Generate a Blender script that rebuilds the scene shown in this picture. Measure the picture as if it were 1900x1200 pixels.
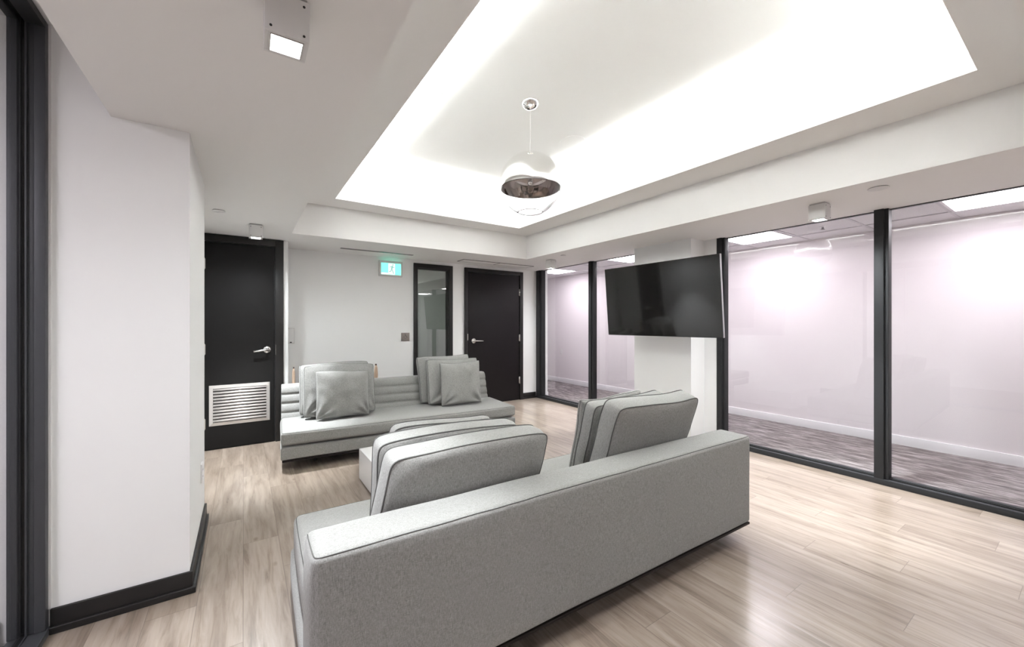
import bpy, math, random
from math import pi, sin, cos, radians
from mathutils import Vector, Matrix, noise
from mathutils.bvhtree import BVHTree

random.seed(4)
SC = bpy.context.scene
COL = SC.collection
for o in list(bpy.data.objects):
    bpy.data.objects.remove(o, do_unlink=True)

# ------------------------------------------------------------------ camera
cam_d = bpy.data.cameras.new('camera')
cam = bpy.data.objects.new('camera', cam_d)
COL.objects.link(cam)
cam.location = (0, 0, 1.28)
cam.rotation_euler = (radians(90), 0, radians(-33.9))
cam_d.sensor_width = 36
cam_d.lens = 36 * 740.4 / 1900
cam_d.clip_start = 0.05
SC.camera = cam

# ------------------------------------------------------------------ world, exposure, light levels
w = bpy.data.worlds.new('world')
w.use_nodes = True
w.node_tree.nodes['Background'].inputs[0].default_value = (0.75, 0.78, 0.85, 1)
w.node_tree.nodes['Background'].inputs[1].default_value = 0.3
SC.world = w
SC.view_settings.view_transform = 'Standard'
SC.view_settings.look = 'None'
SC.view_settings.exposure = 1.43
SC.view_settings.gamma = 1.0
SC.view_settings.use_curve_mapping = False

COVE_E = 42.0        # LED strip in the ceiling recess
SPOT_W = 74.0        # each cube downlight
TROFFER_E = 8.8      # office ceiling panels
SIDE_W = 31.0        # light of the room behind the left glass
FRONT_W = 4.0       # fill light added behind the camera, no visible source


def area_light(name, loc, size, size_y, watts, color, rot=(0, 0, 0), parent=None):
    d = bpy.data.lights.new(name, 'AREA')
    d.shape = 'RECTANGLE'
    d.size = size
    d.size_y = size_y
    d.energy = watts
    d.color = color
    o = bpy.data.objects.new(name, d)
    COL.objects.link(o)
    o.location = loc
    o.rotation_euler = rot
    o.parent = parent
    return o


def spot_light(name, loc, watts, color, angle, blend, parent=None, radius=0.04):
    d = bpy.data.lights.new(name, 'SPOT')
    d.energy = watts
    d.color = color
    d.spot_size = radians(angle)
    d.spot_blend = blend
    d.shadow_soft_size = radius
    o = bpy.data.objects.new(name, d)
    COL.objects.link(o)
    o.location = loc
    o.parent = parent
    return o


# ------------------------------------------------------------------ materials
def new_mat(name):
    m = bpy.data.materials.new(name)
    m.use_nodes = True
    nt = m.node_tree
    b = nt.nodes['Principled BSDF']
    return m, nt, b


def plain(name, col, rough=0.5, metal=0.0, bump=0.0, bscale=200, var=0.0, spec=0.5):
    m, nt, b = new_mat(name)
    b.inputs['Base Color'].default_value = (*col, 1)
    b.inputs['Roughness'].default_value = rough
    b.inputs['Metallic'].default_value = metal
    b.inputs['Specular IOR Level'].default_value = spec
    tc = nt.nodes.new('ShaderNodeTexCoord')
    n = nt.nodes.new('ShaderNodeTexNoise')
    n.inputs['Scale'].default_value = bscale
    n.inputs['Detail'].default_value = 3
    nt.links.new(tc.outputs['Object'], n.inputs['Vector'])
    if bump:
        bp = nt.nodes.new('ShaderNodeBump')
        bp.inputs['Strength'].default_value = bump
        bp.inputs['Distance'].default_value = 0.002
        nt.links.new(n.outputs['Fac'], bp.inputs['Height'])
        nt.links.new(bp.outputs['Normal'], b.inputs['Normal'])
    if var:
        mx = nt.nodes.new('ShaderNodeMix')
        mx.data_type = 'RGBA'
        mx.inputs[6].default_value = (*[c * (1 - var) for c in col], 1)
        mx.inputs[7].default_value = (*[min(1, c * (1 + var)) for c in col], 1)
        n2 = nt.nodes.new('ShaderNodeTexNoise')
        n2.inputs['Scale'].default_value = 3
        nt.links.new(tc.outputs['Object'], n2.inputs['Vector'])
        nt.links.new(n2.outputs['Fac'], mx.inputs[0])
        nt.links.new(mx.outputs[2], b.inputs['Base Color'])
    return m


def emit(name, col, strength):
    m = bpy.data.materials.new(name)
    m.use_nodes = True
    nt = m.node_tree
    nt.nodes.clear()
    e = nt.nodes.new('ShaderNodeEmission')
    e.inputs[0].default_value = (*col, 1)
    e.inputs[1].default_value = strength
    o = nt.nodes.new('ShaderNodeOutputMaterial')
    nt.links.new(e.outputs[0], o.inputs[0])
    return m


def glass(name, tint=(0.97, 0.98, 0.97), ior=1.5, rough=0.0):
    m = bpy.data.materials.new(name)
    m.use_nodes = True
    nt = m.node_tree
    nt.nodes.clear()
    t = nt.nodes.new('ShaderNodeBsdfTransparent')
    t.inputs[0].default_value = (*tint, 1)
    g = nt.nodes.new('ShaderNodeBsdfGlossy')
    g.inputs['Roughness'].default_value = rough
    g.inputs[0].default_value = (1, 1, 1, 1)
    f = nt.nodes.new('ShaderNodeFresnel')
    gm = nt.nodes.new('ShaderNodeNewGeometry')
    mi = nt.nodes.new('ShaderNodeMix')
    mi.inputs[2].default_value = ior
    mi.inputs[3].default_value = 1 / ior
    nt.links.new(gm.outputs['Backfacing'], mi.inputs[0])
    nt.links.new(mi.outputs[0], f.inputs[0])
    mx = nt.nodes.new('ShaderNodeMixShader')
    o = nt.nodes.new('ShaderNodeOutputMaterial')
    nt.links.new(f.outputs[0], mx.inputs[0])
    nt.links.new(t.outputs[0], mx.inputs[1])
    nt.links.new(g.outputs[0], mx.inputs[2])
    nt.links.new(mx.outputs[0], o.inputs[0])
    return m


class NB:
    """tiny node builder"""
    def __init__(s, nt):
        s.nt = nt

    def node(s, t, **k):
        n = s.nt.nodes.new(t)
        for a, b in k.items():
            setattr(n, a, b)
        return n

    def link(s, a, b):
        s.nt.links.new(a, b)

    def math(s, op, a, b=None, c=None):
        n = s.nt.nodes.new('ShaderNodeMath')
        n.operation = op
        for i, v in enumerate((a, b, c)):
            if v is None:
                continue
            if isinstance(v, (int, float)):
                n.inputs[i].default_value = v
            else:
                s.link(v, n.inputs[i])
        return n.outputs[0]

    def mix(s, fac, a, b, blend='MIX'):
        n = s.node('ShaderNodeMix', data_type='RGBA', blend_type=blend)
        for i, v in ((0, fac), (6, a), (7, b)):
            if isinstance(v, (int, float)):
                n.inputs[i].default_value = v
            elif isinstance(v, tuple):
                n.inputs[i].default_value = (*v, 1)
            else:
                s.link(v, n.inputs[i])
        return n.outputs[2]

    def ramp(s, fac, stops):
        n = s.node('ShaderNodeValToRGB')
        cr = n.color_ramp
        while len(cr.elements) < len(stops):
            cr.elements.new(0.5)
        for e, (p, c) in zip(cr.elements, stops):
            e.position = p
            e.color = (*c, 1)
        s.link(fac, n.inputs[0])
        return n.outputs[0]


def wood_floor():
    m, nt, b = new_mat('oak_plank_floor')
    B = NB(nt)
    tc = B.node('ShaderNodeTexCoord')
    sep = B.node('ShaderNodeSeparateXYZ')
    B.link(tc.outputs['Object'], sep.inputs[0])
    PW, PL = 0.1755, 1.22
    x = B.math('DIVIDE', B.math('ADD', sep.outputs[0], 0.0265), PW)
    row = B.math('FLOOR', x)
    y = B.math('ADD', B.math('DIVIDE', sep.outputs[1], PL), B.math('SUBTRACT', B.math('MULTIPLY', row, 0.30), 0.554))
    idx = B.math('FLOOR', y)
    cv = B.node('ShaderNodeCombineXYZ')
    B.link(row, cv.inputs[0])
    B.link(idx, cv.inputs[1])
    wp = B.node('ShaderNodeTexWhiteNoise', noise_dimensions='3D')
    B.link(cv.outputs[0], wp.inputs['Vector'])
    # seams
    fx = B.math('FRACT', x)
    fy = B.math('FRACT', y)
    dx = B.math('MULTIPLY', B.math('MINIMUM', fx, B.math('SUBTRACT', 1.0, fx)), PW)
    dy = B.math('MULTIPLY', B.math('MINIMUM', fy, B.math('SUBTRACT', 1.0, fy)), PL)
    dm = B.math('MINIMUM', dx, dy)
    seam = B.math('LESS_THAN', dm, 0.0014)
    # grain, shifted per plank
    sh = B.node('ShaderNodeVectorMath', operation='SCALE')
    B.link(wp.outputs['Color'], sh.inputs[0])
    sh.inputs['Scale'].default_value = 31.0
    add = B.node('ShaderNodeVectorMath', operation='ADD')
    B.link(tc.outputs['Object'], add.inputs[0])
    B.link(sh.outputs[0], add.inputs[1])
    mp = B.node('ShaderNodeMapping')
    mp.inputs['Scale'].default_value = (34, 2.6, 1)
    B.link(add.outputs[0], mp.inputs[0])
    n1 = B.node('ShaderNodeTexNoise')
    n1.inputs['Scale'].default_value = 1.0
    n1.inputs['Detail'].default_value = 8
    n1.inputs['Roughness'].default_value = 0.65
    n1.inputs['Distortion'].default_value = 0.6
    B.link(mp.outputs[0], n1.inputs['Vector'])
    mp2 = B.node('ShaderNodeMapping')
    mp2.inputs['Scale'].default_value = (9, 1.1, 1)
    B.link(add.outputs[0], mp2.inputs[0])
    n2 = B.node('ShaderNodeTexNoise')
    n2.inputs['Scale'].default_value = 1.0
    n2.inputs['Detail'].default_value = 3
    n2.inputs['Distortion'].default_value = 1.2
    B.link(mp2.outputs[0], n2.inputs['Vector'])
    g1 = B.ramp(n1.outputs['Fac'], [(0.30, (0.175, 0.134, 0.104)), (0.50, (0.285, 0.232, 0.190)), (0.72, (0.345, 0.290, 0.245))])
    g2 = B.ramp(n2.outputs['Fac'], [(0.33, (0.68, 0.655, 0.64)), (0.55, (1, 1, 1))])
    c = B.mix(0.8, g1, g2, 'MULTIPLY')
    kn = B.node('ShaderNodeTexVoronoi')
    kn.inputs['Scale'].default_value = 1.0
    mk = B.node('ShaderNodeMapping')
    mk.inputs['Scale'].default_value = (5.5, 2.6, 1)
    B.link(add.outputs[0], mk.inputs[0])
    B.link(mk.outputs[0], kn.inputs['Vector'])
    c = B.mix(1.0, c, B.ramp(kn.outputs['Distance'], [(0.0, (0.45, 0.40, 0.36)), (0.035, (0.62, 0.58, 0.54)), (0.09, (1, 1, 1))]), 'MULTIPLY')
    tone = B.ramp(wp.outputs['Value'], [(0.0, (0.88, 0.86, 0.84)), (1.0, (1.1, 1.1, 1.1))])
    c = B.mix(1.0, c, tone, 'MULTIPLY')
    c = B.mix(B.math('MULTIPLY', seam, 0.6), c, (0.10, 0.07, 0.055))
    B.link(c, b.inputs['Base Color'])
    rg = B.math('ADD', 0.24, B.math('MULTIPLY', n1.outputs['Fac'], 0.12))
    b.inputs['Coat Weight'].default_value = 0.5
    b.inputs['Coat Roughness'].default_value = 0.18
    B.link(rg, b.inputs['Roughness'])
    bp = B.node('ShaderNodeBump')
    bp.inputs['Strength'].default_value = 0.25
    bp.inputs['Distance'].default_value = 0.002
    B.link(B.math('SUBTRACT', n1.outputs['Fac'], B.math('MULTIPLY', seam, 1.5)), bp.inputs['Height'])
    B.link(bp.outputs[0], b.inputs['Normal'])
    return m


def carpet_mat():
    m, nt, b = new_mat('striped_carpet_tile')
    B = NB(nt)
    tc = B.node('ShaderNodeTexCoord')
    mp = B.node('ShaderNodeMapping')
    mp.inputs['Scale'].default_value = (62, 7.5, 1)
    B.link(tc.outputs['Object'], mp.inputs[0])
    n = B.node('ShaderNodeTexNoise')
    n.inputs['Scale'].default_value = 1
    n.inputs['Detail'].default_value = 5
    n.inputs['Roughness'].default_value = 0.7
    B.link(mp.outputs[0], n.inputs['Vector'])
    mp3 = B.node('ShaderNodeMapping')
    mp3.inputs['Scale'].default_value = (20, 3.2, 1)
    B.link(tc.outputs['Object'], mp3.inputs[0])
    n3 = B.node('ShaderNodeTexNoise')
    n3.inputs['Scale'].default_value = 1
    B.link(mp3.outputs[0], n3.inputs['Vector'])
    f = B.math('ADD', B.math('MULTIPLY', n.outputs['Fac'], 0.65), B.math('MULTIPLY', n3.outputs['Fac'], 0.35))
    c = B.ramp(f, [(0.38, (0.07, 0.060, 0.062)), (0.5, (0.20, 0.175, 0.18)), (0.62, (0.42, 0.38, 0.385))])
    B.link(c, b.inputs['Base Color'])
    b.inputs['Roughness'].default_value = 0.95
    b.inputs['Specular IOR Level'].default_value = 0.1
    return m


def fabric_mat(name, col):
    m, nt, b = new_mat(name)
    B = NB(nt)
    tc = B.node('ShaderNodeTexCoord')
    outs = []
    for sc in ((640, 640, 75), (90, 640, 640), (420, 420, 420)):
        mp = B.node('ShaderNodeMapping')
        mp.inputs['Scale'].default_value = sc
        B.link(tc.outputs['Object'], mp.inputs[0])
        n = B.node('ShaderNodeTexNoise')
        n.inputs['Scale'].default_value = 1
        n.inputs['Detail'].default_value = 1.5
        B.link(mp.outputs[0], n.inputs['Vector'])
        outs.append(n.outputs['Fac'])
    f = B.math('ADD', B.math('MULTIPLY', outs[0], 0.45), B.math('ADD', B.math('MULTIPLY', outs[1], 0.3), B.math('MULTIPLY', outs[2], 0.25)))
    c = B.ramp(f, [(0.36, tuple(k * 0.66 for k in col)), (0.5, col), (0.64, tuple(min(1, k * 1.36) for k in col))])
    B.link(c, b.inputs['Base Color'])
    b.inputs['Roughness'].default_value = 0.95
    b.inputs['Specular IOR Level'].default_value = 0.15
    b.inputs['Sheen Weight'].default_value = 0.12
    bp = B.node('ShaderNodeBump')
    bp.inputs['Strength'].default_value = 0.35
    bp.inputs['Distance'].default_value = 0.0015
    B.link(f, bp.inputs['Height'])
    B.link(bp.outputs[0], b.inputs['Normal'])
    return m


def wood_mat(name, c1, c2):
    m, nt, b = new_mat(name)
    B = NB(nt)
    tc = B.node('ShaderNodeTexCoord')
    mp = B.node('ShaderNodeMapping')
    mp.inputs['Scale'].default_value = (60, 60, 4)
    B.link(tc.outputs['Object'], mp.inputs[0])
    n = B.node('ShaderNodeTexNoise')
    n.inputs['Scale'].default_value = 1
    B.link(mp.outputs[0], n.inputs['Vector'])
    B.link(B.ramp(n.outputs['Fac'], [(0.35, c1), (0.65, c2)]), b.inputs['Base Color'])
    b.inputs['Roughness'].default_value = 0.5
    return m


def tile_ceiling_mat():
    m, nt, b = new_mat('white_ceiling_tile')
    B = NB(nt)
    tc = B.node('ShaderNodeTexCoord')
    n = B.node('ShaderNodeTexNoise')
    n.inputs['Scale'].default_value = 90
    B.link(tc.outputs['Object'], n.inputs['Vector'])
    B.link(B.ramp(n.outputs['Fac'], [(0.4, (0.72, 0.70, 0.72)), (0.6, (0.80, 0.78, 0.80))]), b.inputs['Base Color'])
    b.inputs['Roughness'].default_value = 0.9
    return m


M = {}
M['wall'] = plain('white_wall_paint', (0.85, 0.85, 0.84), 0.65, bump=0.05, bscale=300)
M['ceil'] = plain('ceiling_paint', (0.80, 0.785, 0.77), 0.8, bump=0.05, bscale=250)
M['cove'] = plain('white_recess_paint', (0.86, 0.86, 0.84), 0.8, bump=0.04, bscale=250)
M['office_wall'] = plain('lilac_white_wall_paint', (0.80, 0.745, 0.775), 0.7, bump=0.05, bscale=300)
M['white_trim'] = plain('white_trim_paint', (0.85, 0.83, 0.86), 0.4)
M['floor'] = wood_floor()
M['carpet'] = carpet_mat()
M['fabric'] = fabric_mat('grey_linen_weave', (0.252, 0.248, 0.238))
M['pipe'] = plain('seam_shaded_piping', (0.085, 0.083, 0.078), 0.9, bump=0.2, bscale=600)  # grey piping, darkened so the seam's shade sits in its colour
M['black_wood'] = plain('black_painted_wood', (0.016, 0.0145, 0.014), 0.42, bump=0.03, bscale=80, spec=0.3)
M['door_black'] = plain('charcoal_door_paint', (0.012, 0.0113, 0.011), 0.6, bump=0.05, bscale=60, var=0.06, spec=0.13)
M['door_brown'] = plain('black_brown_door_veneer', (0.0095, 0.0075, 0.008), 0.45, bump=0.03, bscale=60, var=0.1, spec=0.2)
M['alu'] = plain('dark_anodised_aluminium', (0.024, 0.0245, 0.026), 0.5, 0.0, bump=0.02, bscale=400, spec=0.22)
M['alu_grey'] = plain('grey_anodised_aluminium', (0.055, 0.057, 0.063), 0.45, 0.1, bump=0.02, bscale=400, spec=0.4)
M['gasket'] = plain('black_rubber', (0.008, 0.008, 0.008), 0.55)
M['steel'] = plain('brushed_steel', (0.72, 0.70, 0.67), 0.28, 1.0, bump=0.03, bscale=500)
M['louver'] = plain('satin_aluminium', (0.50, 0.47, 0.45), 0.38, 0.5, bump=0.02, bscale=400)
M['chrome'] = plain('mirror_chrome', (0.93, 0.93, 0.92), 0.02, 1.0)
M['bronze'] = plain('smoked_mirror', (0.50, 0.45, 0.42), 0.03, 1.0)
M['fixture'] = plain('pale_grey_fixture_enamel', (0.66, 0.65, 0.64), 0.45)
M['plastic'] = plain('white_plastic', (0.78, 0.77, 0.76), 0.4)
M['gap'] = plain('shadow_gap_brown', (0.09, 0.078, 0.07), 0.8)
M['slot'] = plain('dark_satin_slot_metal', (0.03, 0.026, 0.024), 0.22, 0.6)
M['plate_grey'] = plain('taupe_metal_plate', (0.20, 0.17, 0.155), 0.4, 0.3)
M['ink'] = plain('black_ink', (0.012, 0.011, 0.010), 0.6)
M['screen'] = plain('black_glass_screen', (0.0095, 0.0086, 0.0082), 0.06, spec=0.5)
M['bezel'] = plain('silver_bezel', (0.45, 0.44, 0.45), 0.3, 0.8)
M['black_plastic'] = plain('black_plastic', (0.015, 0.015, 0.015), 0.45)
M['table'] = plain('white_lacquer', (0.78, 0.77, 0.755), 0.3)
M['brown_board'] = plain('dark_brown_board', (0.012, 0.008, 0.007), 0.6, spec=0.2)
M['oak'] = wood_mat('pale_turned_wood', (0.33, 0.22, 0.15), (0.55, 0.41, 0.31))
M['dark_tip'] = plain('dark_brown_tip', (0.06, 0.035, 0.025), 0.5)
M['glass'] = glass('clear_glass')
M['glass_dark'] = glass('reflective_window_glass', (0.93, 0.96, 0.94), 1.85)
M['glass_bowl'] = glass('clear_glass_bowl', (0.985, 0.985, 0.985), 1.5)
m_, nt_, b_ = new_mat('blown_clear_glass')
b_.inputs['Transmission Weight'].default_value = 1
b_.inputs['Roughness'].default_value = 0
b_.inputs['IOR'].default_value = 1.45
b_.inputs['Base Color'].default_value = (0.96, 0.96, 0.96, 1)
M['bowl'] = m_
M['tile'] = tile_ceiling_mat()
M['tbar'] = plain('white_ceiling_grid', (0.62, 0.60, 0.63), 0.5)
M['e_cove'] = emit('led_strip_glow', (0.94, 0.985, 1.0), COVE_E)
M['e_lamp'] = emit('downlight_glow', (0.93, 0.98, 1.0), 9.0)
M['e_troffer'] = emit('ceiling_panel_glow', (1.0, 0.93, 1.0), TROFFER_E)
M['e_green'] = emit('green_sign_glow', (0.15, 0.62, 0.43), 0.9)
M['e_white'] = emit('white_sign_glow', (0.85, 1.0, 0.97), 0.55)
M['sign_mark'] = emit('sign_figure_green', (0.26, 0.50, 0.44), 0.5)
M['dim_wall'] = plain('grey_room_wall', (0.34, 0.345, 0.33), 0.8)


# ------------------------------------------------------------------ mesh building
class MB:
    def __init__(s):
        s.v, s.f, s.smooth = [], [], []

    def add(s, vs, fs, smooth=False):
        k = len(s.v)
        s.v += [Vector(p) for p in vs]
        s.f += [[i + k for i in f] for f in fs]
        s.smooth += [smooth] * len(fs)
        return s

    def box(s, x0, x1, y0, y1, z0, z1, mat=None):
        vs = [(x, y, z) for x in (x0, x1) for y in (y0, y1) for z in (z0, z1)]
        if mat is not None:
            vs = [mat @ Vector(p) for p in vs]
        return s.add(vs, [(0, 1, 3, 2), (4, 6, 7, 5), (0, 4, 5, 1), (2, 3, 7, 6), (0, 2, 6, 4), (1, 5, 7, 3)])

    def bbox(s, x0, x1, y0, y1, z0, z1, r=0.003, mat=None, n=2):
        """box with rounded edges"""
        cx, cy, cz = (x0 + x1) / 2, (y0 + y1) / 2, (z0 + z1) / 2
        return s.soft(x1 - x0, y1 - y0, z1 - z0, r, (cx, cy, cz), seg=n, div=(1, 1, 1), mat=mat)

    def soft(s, sx, sy, sz, r, c=(0, 0, 0), seg=4, div=(6, 6, 6), bulge=(0, 0, 0), warp=None, mat=None):
        """rounded box; bulge pushes the middle of the x / y / z faces outward"""
        hx, hy, hz = sx / 2, sy / 2, sz / 2
        r = min(r, hx * .99, hy * .99, hz * .99)

        def ticks(h, d):
            a = [-h + r * (1 - cos(pi / 2 * i / seg)) for i in range(seg)]
            b = [-h + r + (2 * h - 2 * r) * i / d for i in range(d + 1)]
            return a + b + [-t for t in reversed(a)]
        tx, ty, tz = ticks(hx, div[0]), ticks(hy, div[1]), ticks(hz, div[2])
        idx = {}
        vs = []

        def vert(x, y, z):
            key = (round(x, 6), round(y, 6), round(z, 6))
            if key in idx:
                return idx[key]
            q = Vector((max(-hx + r, min(hx - r, x)), max(-hy + r, min(hy - r, y)), max(-hz + r, min(hz - r, z))))
            d = Vector((x, y, z)) - q
            # cube point -> sphere direction
            if d.length > 1e-9:
                a = Vector([math.tan(pi / 4 * max(-1, min(1, t / r))) if abs(t) < r else (1 if t > 0 else -1) for t in d])
                p = q + a.normalized() * r
            else:
                p = q
            u, v, t = x / hx, y / hy, z / hz
            g = lambda a: max(0, 1 - a ** 4)
            if bulge[0] and abs(x) > hx - r:
                p.x += bulge[0] * g(v) * g(t) * (1 if x > 0 else -1)
            if bulge[1] and abs(y) > hy - r:
                p.y += bulge[1] * g(u) * g(t) * (1 if y > 0 else -1)
            if bulge[2] and abs(z) > hz - r:
                p.z += bulge[2] * g(u) * g(v) * (1 if z > 0 else -1)
            if warp:
                p = warp(p)
            p = p + Vector(c)
            if mat is not None:
                p = mat @ p
            idx[key] = len(vs)
            vs.append(p)
            return idx[key]
        fs = []

        def face(A, Bt, fn, flip):
            for i in range(len(A) - 1):
                for j in range(len(Bt) - 1):
                    q = [fn(A[i], Bt[j]), fn(A[i + 1], Bt[j]), fn(A[i + 1], Bt[j + 1]), fn(A[i], Bt[j + 1])]
                    if len(set(q)) < 3:
                        continue
                    fs.append(q[::-1] if flip else q)
        face(tx, ty, lambda a, b: vert(a, b, hz), False)
        face(tx, ty, lambda a, b: vert(a, b, -hz), True)
        face(tx, tz, lambda a, b: vert(a, -hy, b), False)
        face(tx, tz, lambda a, b: vert(a, hy, b), True)
        face(ty, tz, lambda a, b: vert(hx, a, b), False)
        face(ty, tz, lambda a, b: vert(-hx, a, b), True)
        return s.add(vs, fs, True)

    def tube(s, pts, r, n=8, closed=False, caps=True):
        pts = [Vector(p) for p in pts]
        N = len(pts)
        rr = r if isinstance(r, (list, tuple)) else [r] * N
        vs = []
        up = None
        for i, p in enumerate(pts):
            if closed:
                t = pts[(i + 1) % N] - pts[i - 1]
            else:
                t = pts[min(i + 1, N - 1)] - pts[max(i - 1, 0)]
            t.normalize()
            if up is None:
                up = Vector((0, 0, 1)) if abs(t.z) < .9 else Vector((1, 0, 0))
            a = t.cross(up)
            if a.length < 1e-6:
                a = t.orthogonal()
            a.normalize()
            b = a.cross(t).normalized()
            up = b
            for k in range(n):
                th = 2 * pi * k / n
                vs.append(p + (a * cos(th) + b * sin(th)) * rr[i])
        fs = []
        for i in range(N if closed else N - 1):
            j = (i + 1) % N
            for k in range(n):
                fs.append((i * n + k, i * n + (k + 1) % n, j * n + (k + 1) % n, j * n + k))
        if not closed and caps:
            fs.append(tuple(range(n))[::-1])
            fs.append(tuple((N - 1) * n + k for k in range(n)))
        return s.add(vs, fs, True)

    def lathe(s, prof, n=48, axis='z', c=(0, 0, 0), mat=None):
        vs, fs = [], []
        for (r, z) in prof:
            for k in range(n):
                th = 2 * pi * k / n
                p = Vector((r * cos(th), r * sin(th), z))
                if axis == 'y':
                    p = Vector((p.x, p.z, p.y))
                p = p + Vector(c)
                vs.append(mat @ p if mat is not None else p)
        for i in range(len(prof) - 1):
            for k in range(n):
                fs.append((i * n + k, i * n + (k + 1) % n, (i + 1) * n + (k + 1) % n, (i + 1) * n + k))
        return s.add(vs, fs, True)

    def disc(s, r, z, n=32, c=(0, 0, 0), axis='z'):
        vs = []
        for k in range(n):
            th = 2 * pi * k / n
            p = (r * cos(th), r * sin(th), z) if axis == 'z' else (r * cos(th), z, r * sin(th))
            vs.append(Vector(p) + Vector(c))
        return s.add(vs, [tuple(range(n))])

    def prism(s, poly, x0, x1):
        """poly of (y, z) extruded along x"""
        n = len(poly)
        vs = [(x0, y, z) for y, z in poly] + [(x1, y, z) for y, z in poly]
        fs = [tuple(range(n))[::-1], tuple(range(n, 2 * n))]
        for i in range(n):
            j = (i + 1) % n
            fs.append((i, j, n + j, n + i))
        return s.add(vs, fs)

    def build(s, name, mat, parent=None, origin=None, weld=True):
        me = bpy.data.meshes.new(name)
        off = Vector((0, 0, 0))
        if parent is None:
            if origin is None:
                xs = [p.x for p in s.v]
                ys = [p.y for p in s.v]
                zs = [p.z for p in s.v]
                off = Vector(((min(xs) + max(xs)) / 2, (min(ys) + max(ys)) / 2, min(zs)))
            else:
                off = Vector(origin)
        elif origin is not None:
            off = Vector(origin)
        me.from_pydata([p - off for p in s.v], [], s.f)
        me.polygons.foreach_set('use_smooth', s.smooth)
        me.materials.append(mat)
        me.update()
        import bmesh
        bm = bmesh.new()
        bm.from_mesh(me)
        bmesh.ops.recalc_face_normals(bm, faces=bm.faces)
        bm.to_mesh(me)
        bm.free()
        o = bpy.data.objects.new(name, me)
        COL.objects.link(o)
        if parent is None:
            o.location = off
        else:
            o.parent = parent
        return o


def tag(o, label, cat, group=None, kind=None):
    o['label'] = label
    o['category'] = cat
    if group:
        o['group'] = group
    if kind:
        o['kind'] = kind
    return o


def thing(name, loc, rotz=0.0, label=None, cat=None, group=None, kind=None, rot=None):
    o = bpy.data.objects.new(name, None)
    o.empty_display_size = 0.1
    COL.objects.link(o)
    o.location = loc
    o.rotation_euler = rot if rot else (0, 0, rotz)
    if label:
        tag(o, label, cat, group, kind)
    return o


def copy_tree(o, parent=None):
    c = o.copy()
    COL.objects.link(c)
    c.parent = parent
    for ch in [k for k in bpy.data.objects if k.parent is o]:
        copy_tree(ch, c)
    return c


def structure(mb, name, mat, label, cat):
    o = mb.build(name, mat)
    return tag(o, label, cat, kind='structure')


# ------------------------------------------------------------------ key dimensions (metres)
ZS = 2.19        # lowered ceiling band
ZL = 2.518       # underside of the ledge
ZC = 2.90        # ceiling inside the recess
TX0, TX1, TY0, TY1 = 0.40, 3.325, 0.14, 4.575      # recess outline
OX0, OX1, OY0, OY1 = 0.753, 2.975, 0.35, 4.262     # opening
XG = 4.20        # room face of the office glazing
XO = 5.75        # far wall of the office
YB = 5.50        # back wall
YF = -3.2        # wall behind the camera
XL = -3.4        # far wall of the left room

# ------------------------------------------------------------------ floor
structure(MB().box(XL - .1, XG + .05, YF - .1, 8.5, -0.12, 0), 'floor', M['floor'],
          'pale oak plank floor running under both grey sofas', 'floor')
structure(MB().box(XG + .05, XO + .1, YF - .1, 9.5, -0.12, 0.002), 'floor', M['carpet'],
          'grey streaked carpet floor of the office behind the right glazing', 'floor')

# ------------------------------------------------------------------ ceiling
mb = MB()
mb.box(-0.485, TX0, YF, 5.62, ZS, ZC)
mb.box(TX1, XG + .1, YF, 5.62, ZS, ZC)
mb.box(TX0, TX1, YF, TY0, ZS, ZC)
mb.box(TX0, TX1, TY1, 5.62, ZS, ZC)
structure(mb, 'ceiling', M['ceil'], 'lowered off-white ceiling band around the lit rectangular recess', 'ceiling')
# ledge and lip of the recess
mb = MB()
t = 0.02
mb.box(TX0, OX0, TY0, TY1, ZL, ZL + t)
mb.box(OX1, TX1, TY0, TY1, ZL, ZL + t)
mb.box(OX0, OX1, TY0, OY0, ZL, ZL + t)
mb.box(OX0, OX1, OY1, TY1, ZL, ZL + t)
LIP = ZL + 0.10
mb.box(OX0 - t, OX0, OY0 - t, OY1 + t, ZL + t, LIP)
mb.box(OX1, OX1 + t, OY0 - t, OY1 + t, ZL + t, LIP)
mb.box(OX0, OX1, OY0 - t, OY0, ZL + t, LIP)
mb.box(OX0, OX1, OY1, OY1 + t, ZL + t, LIP)
structure(mb, 'ceiling', M['ceil'], 'flat ledge framing the bright opening of the ceiling recess', 'ceiling')
structure(MB().box(TX0 - .1, TX1 + .1, TY0 - .1, TY1 + .1, ZC, ZC + .08), 'ceiling', M['cove'],
          'bright white ceiling inside the recess above the globe pendant', 'ceiling')
structure(MB().box(XL, -0.485, YF, 5.62, ZL, ZL + .08), 'ceiling', M['ceil'],
          'strip of higher ceiling beside the left glazed frame', 'ceiling')

# LED strips lying on the ledge
st = thing('cove_light', (0, 0, 0), label='glowing white strip light hidden on the ledge of the ceiling recess', cat='light')
zz = ZL + t + .002
for (x0, x1, y0, y1) in ((OX1 + .09, OX1 + .15, OY0, OY1), (OX0 - .15, OX0 - .09, OY0, OY1),
                         (OX0, OX1, OY1 + .09, OY1 + .15), (OX0, OX1, OY0 - .13, OY0 - .07)):
    MB().box(x0, x1, y0, y1, zz, zz + .012).build('light_strip', M['e_cove'], st)

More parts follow.
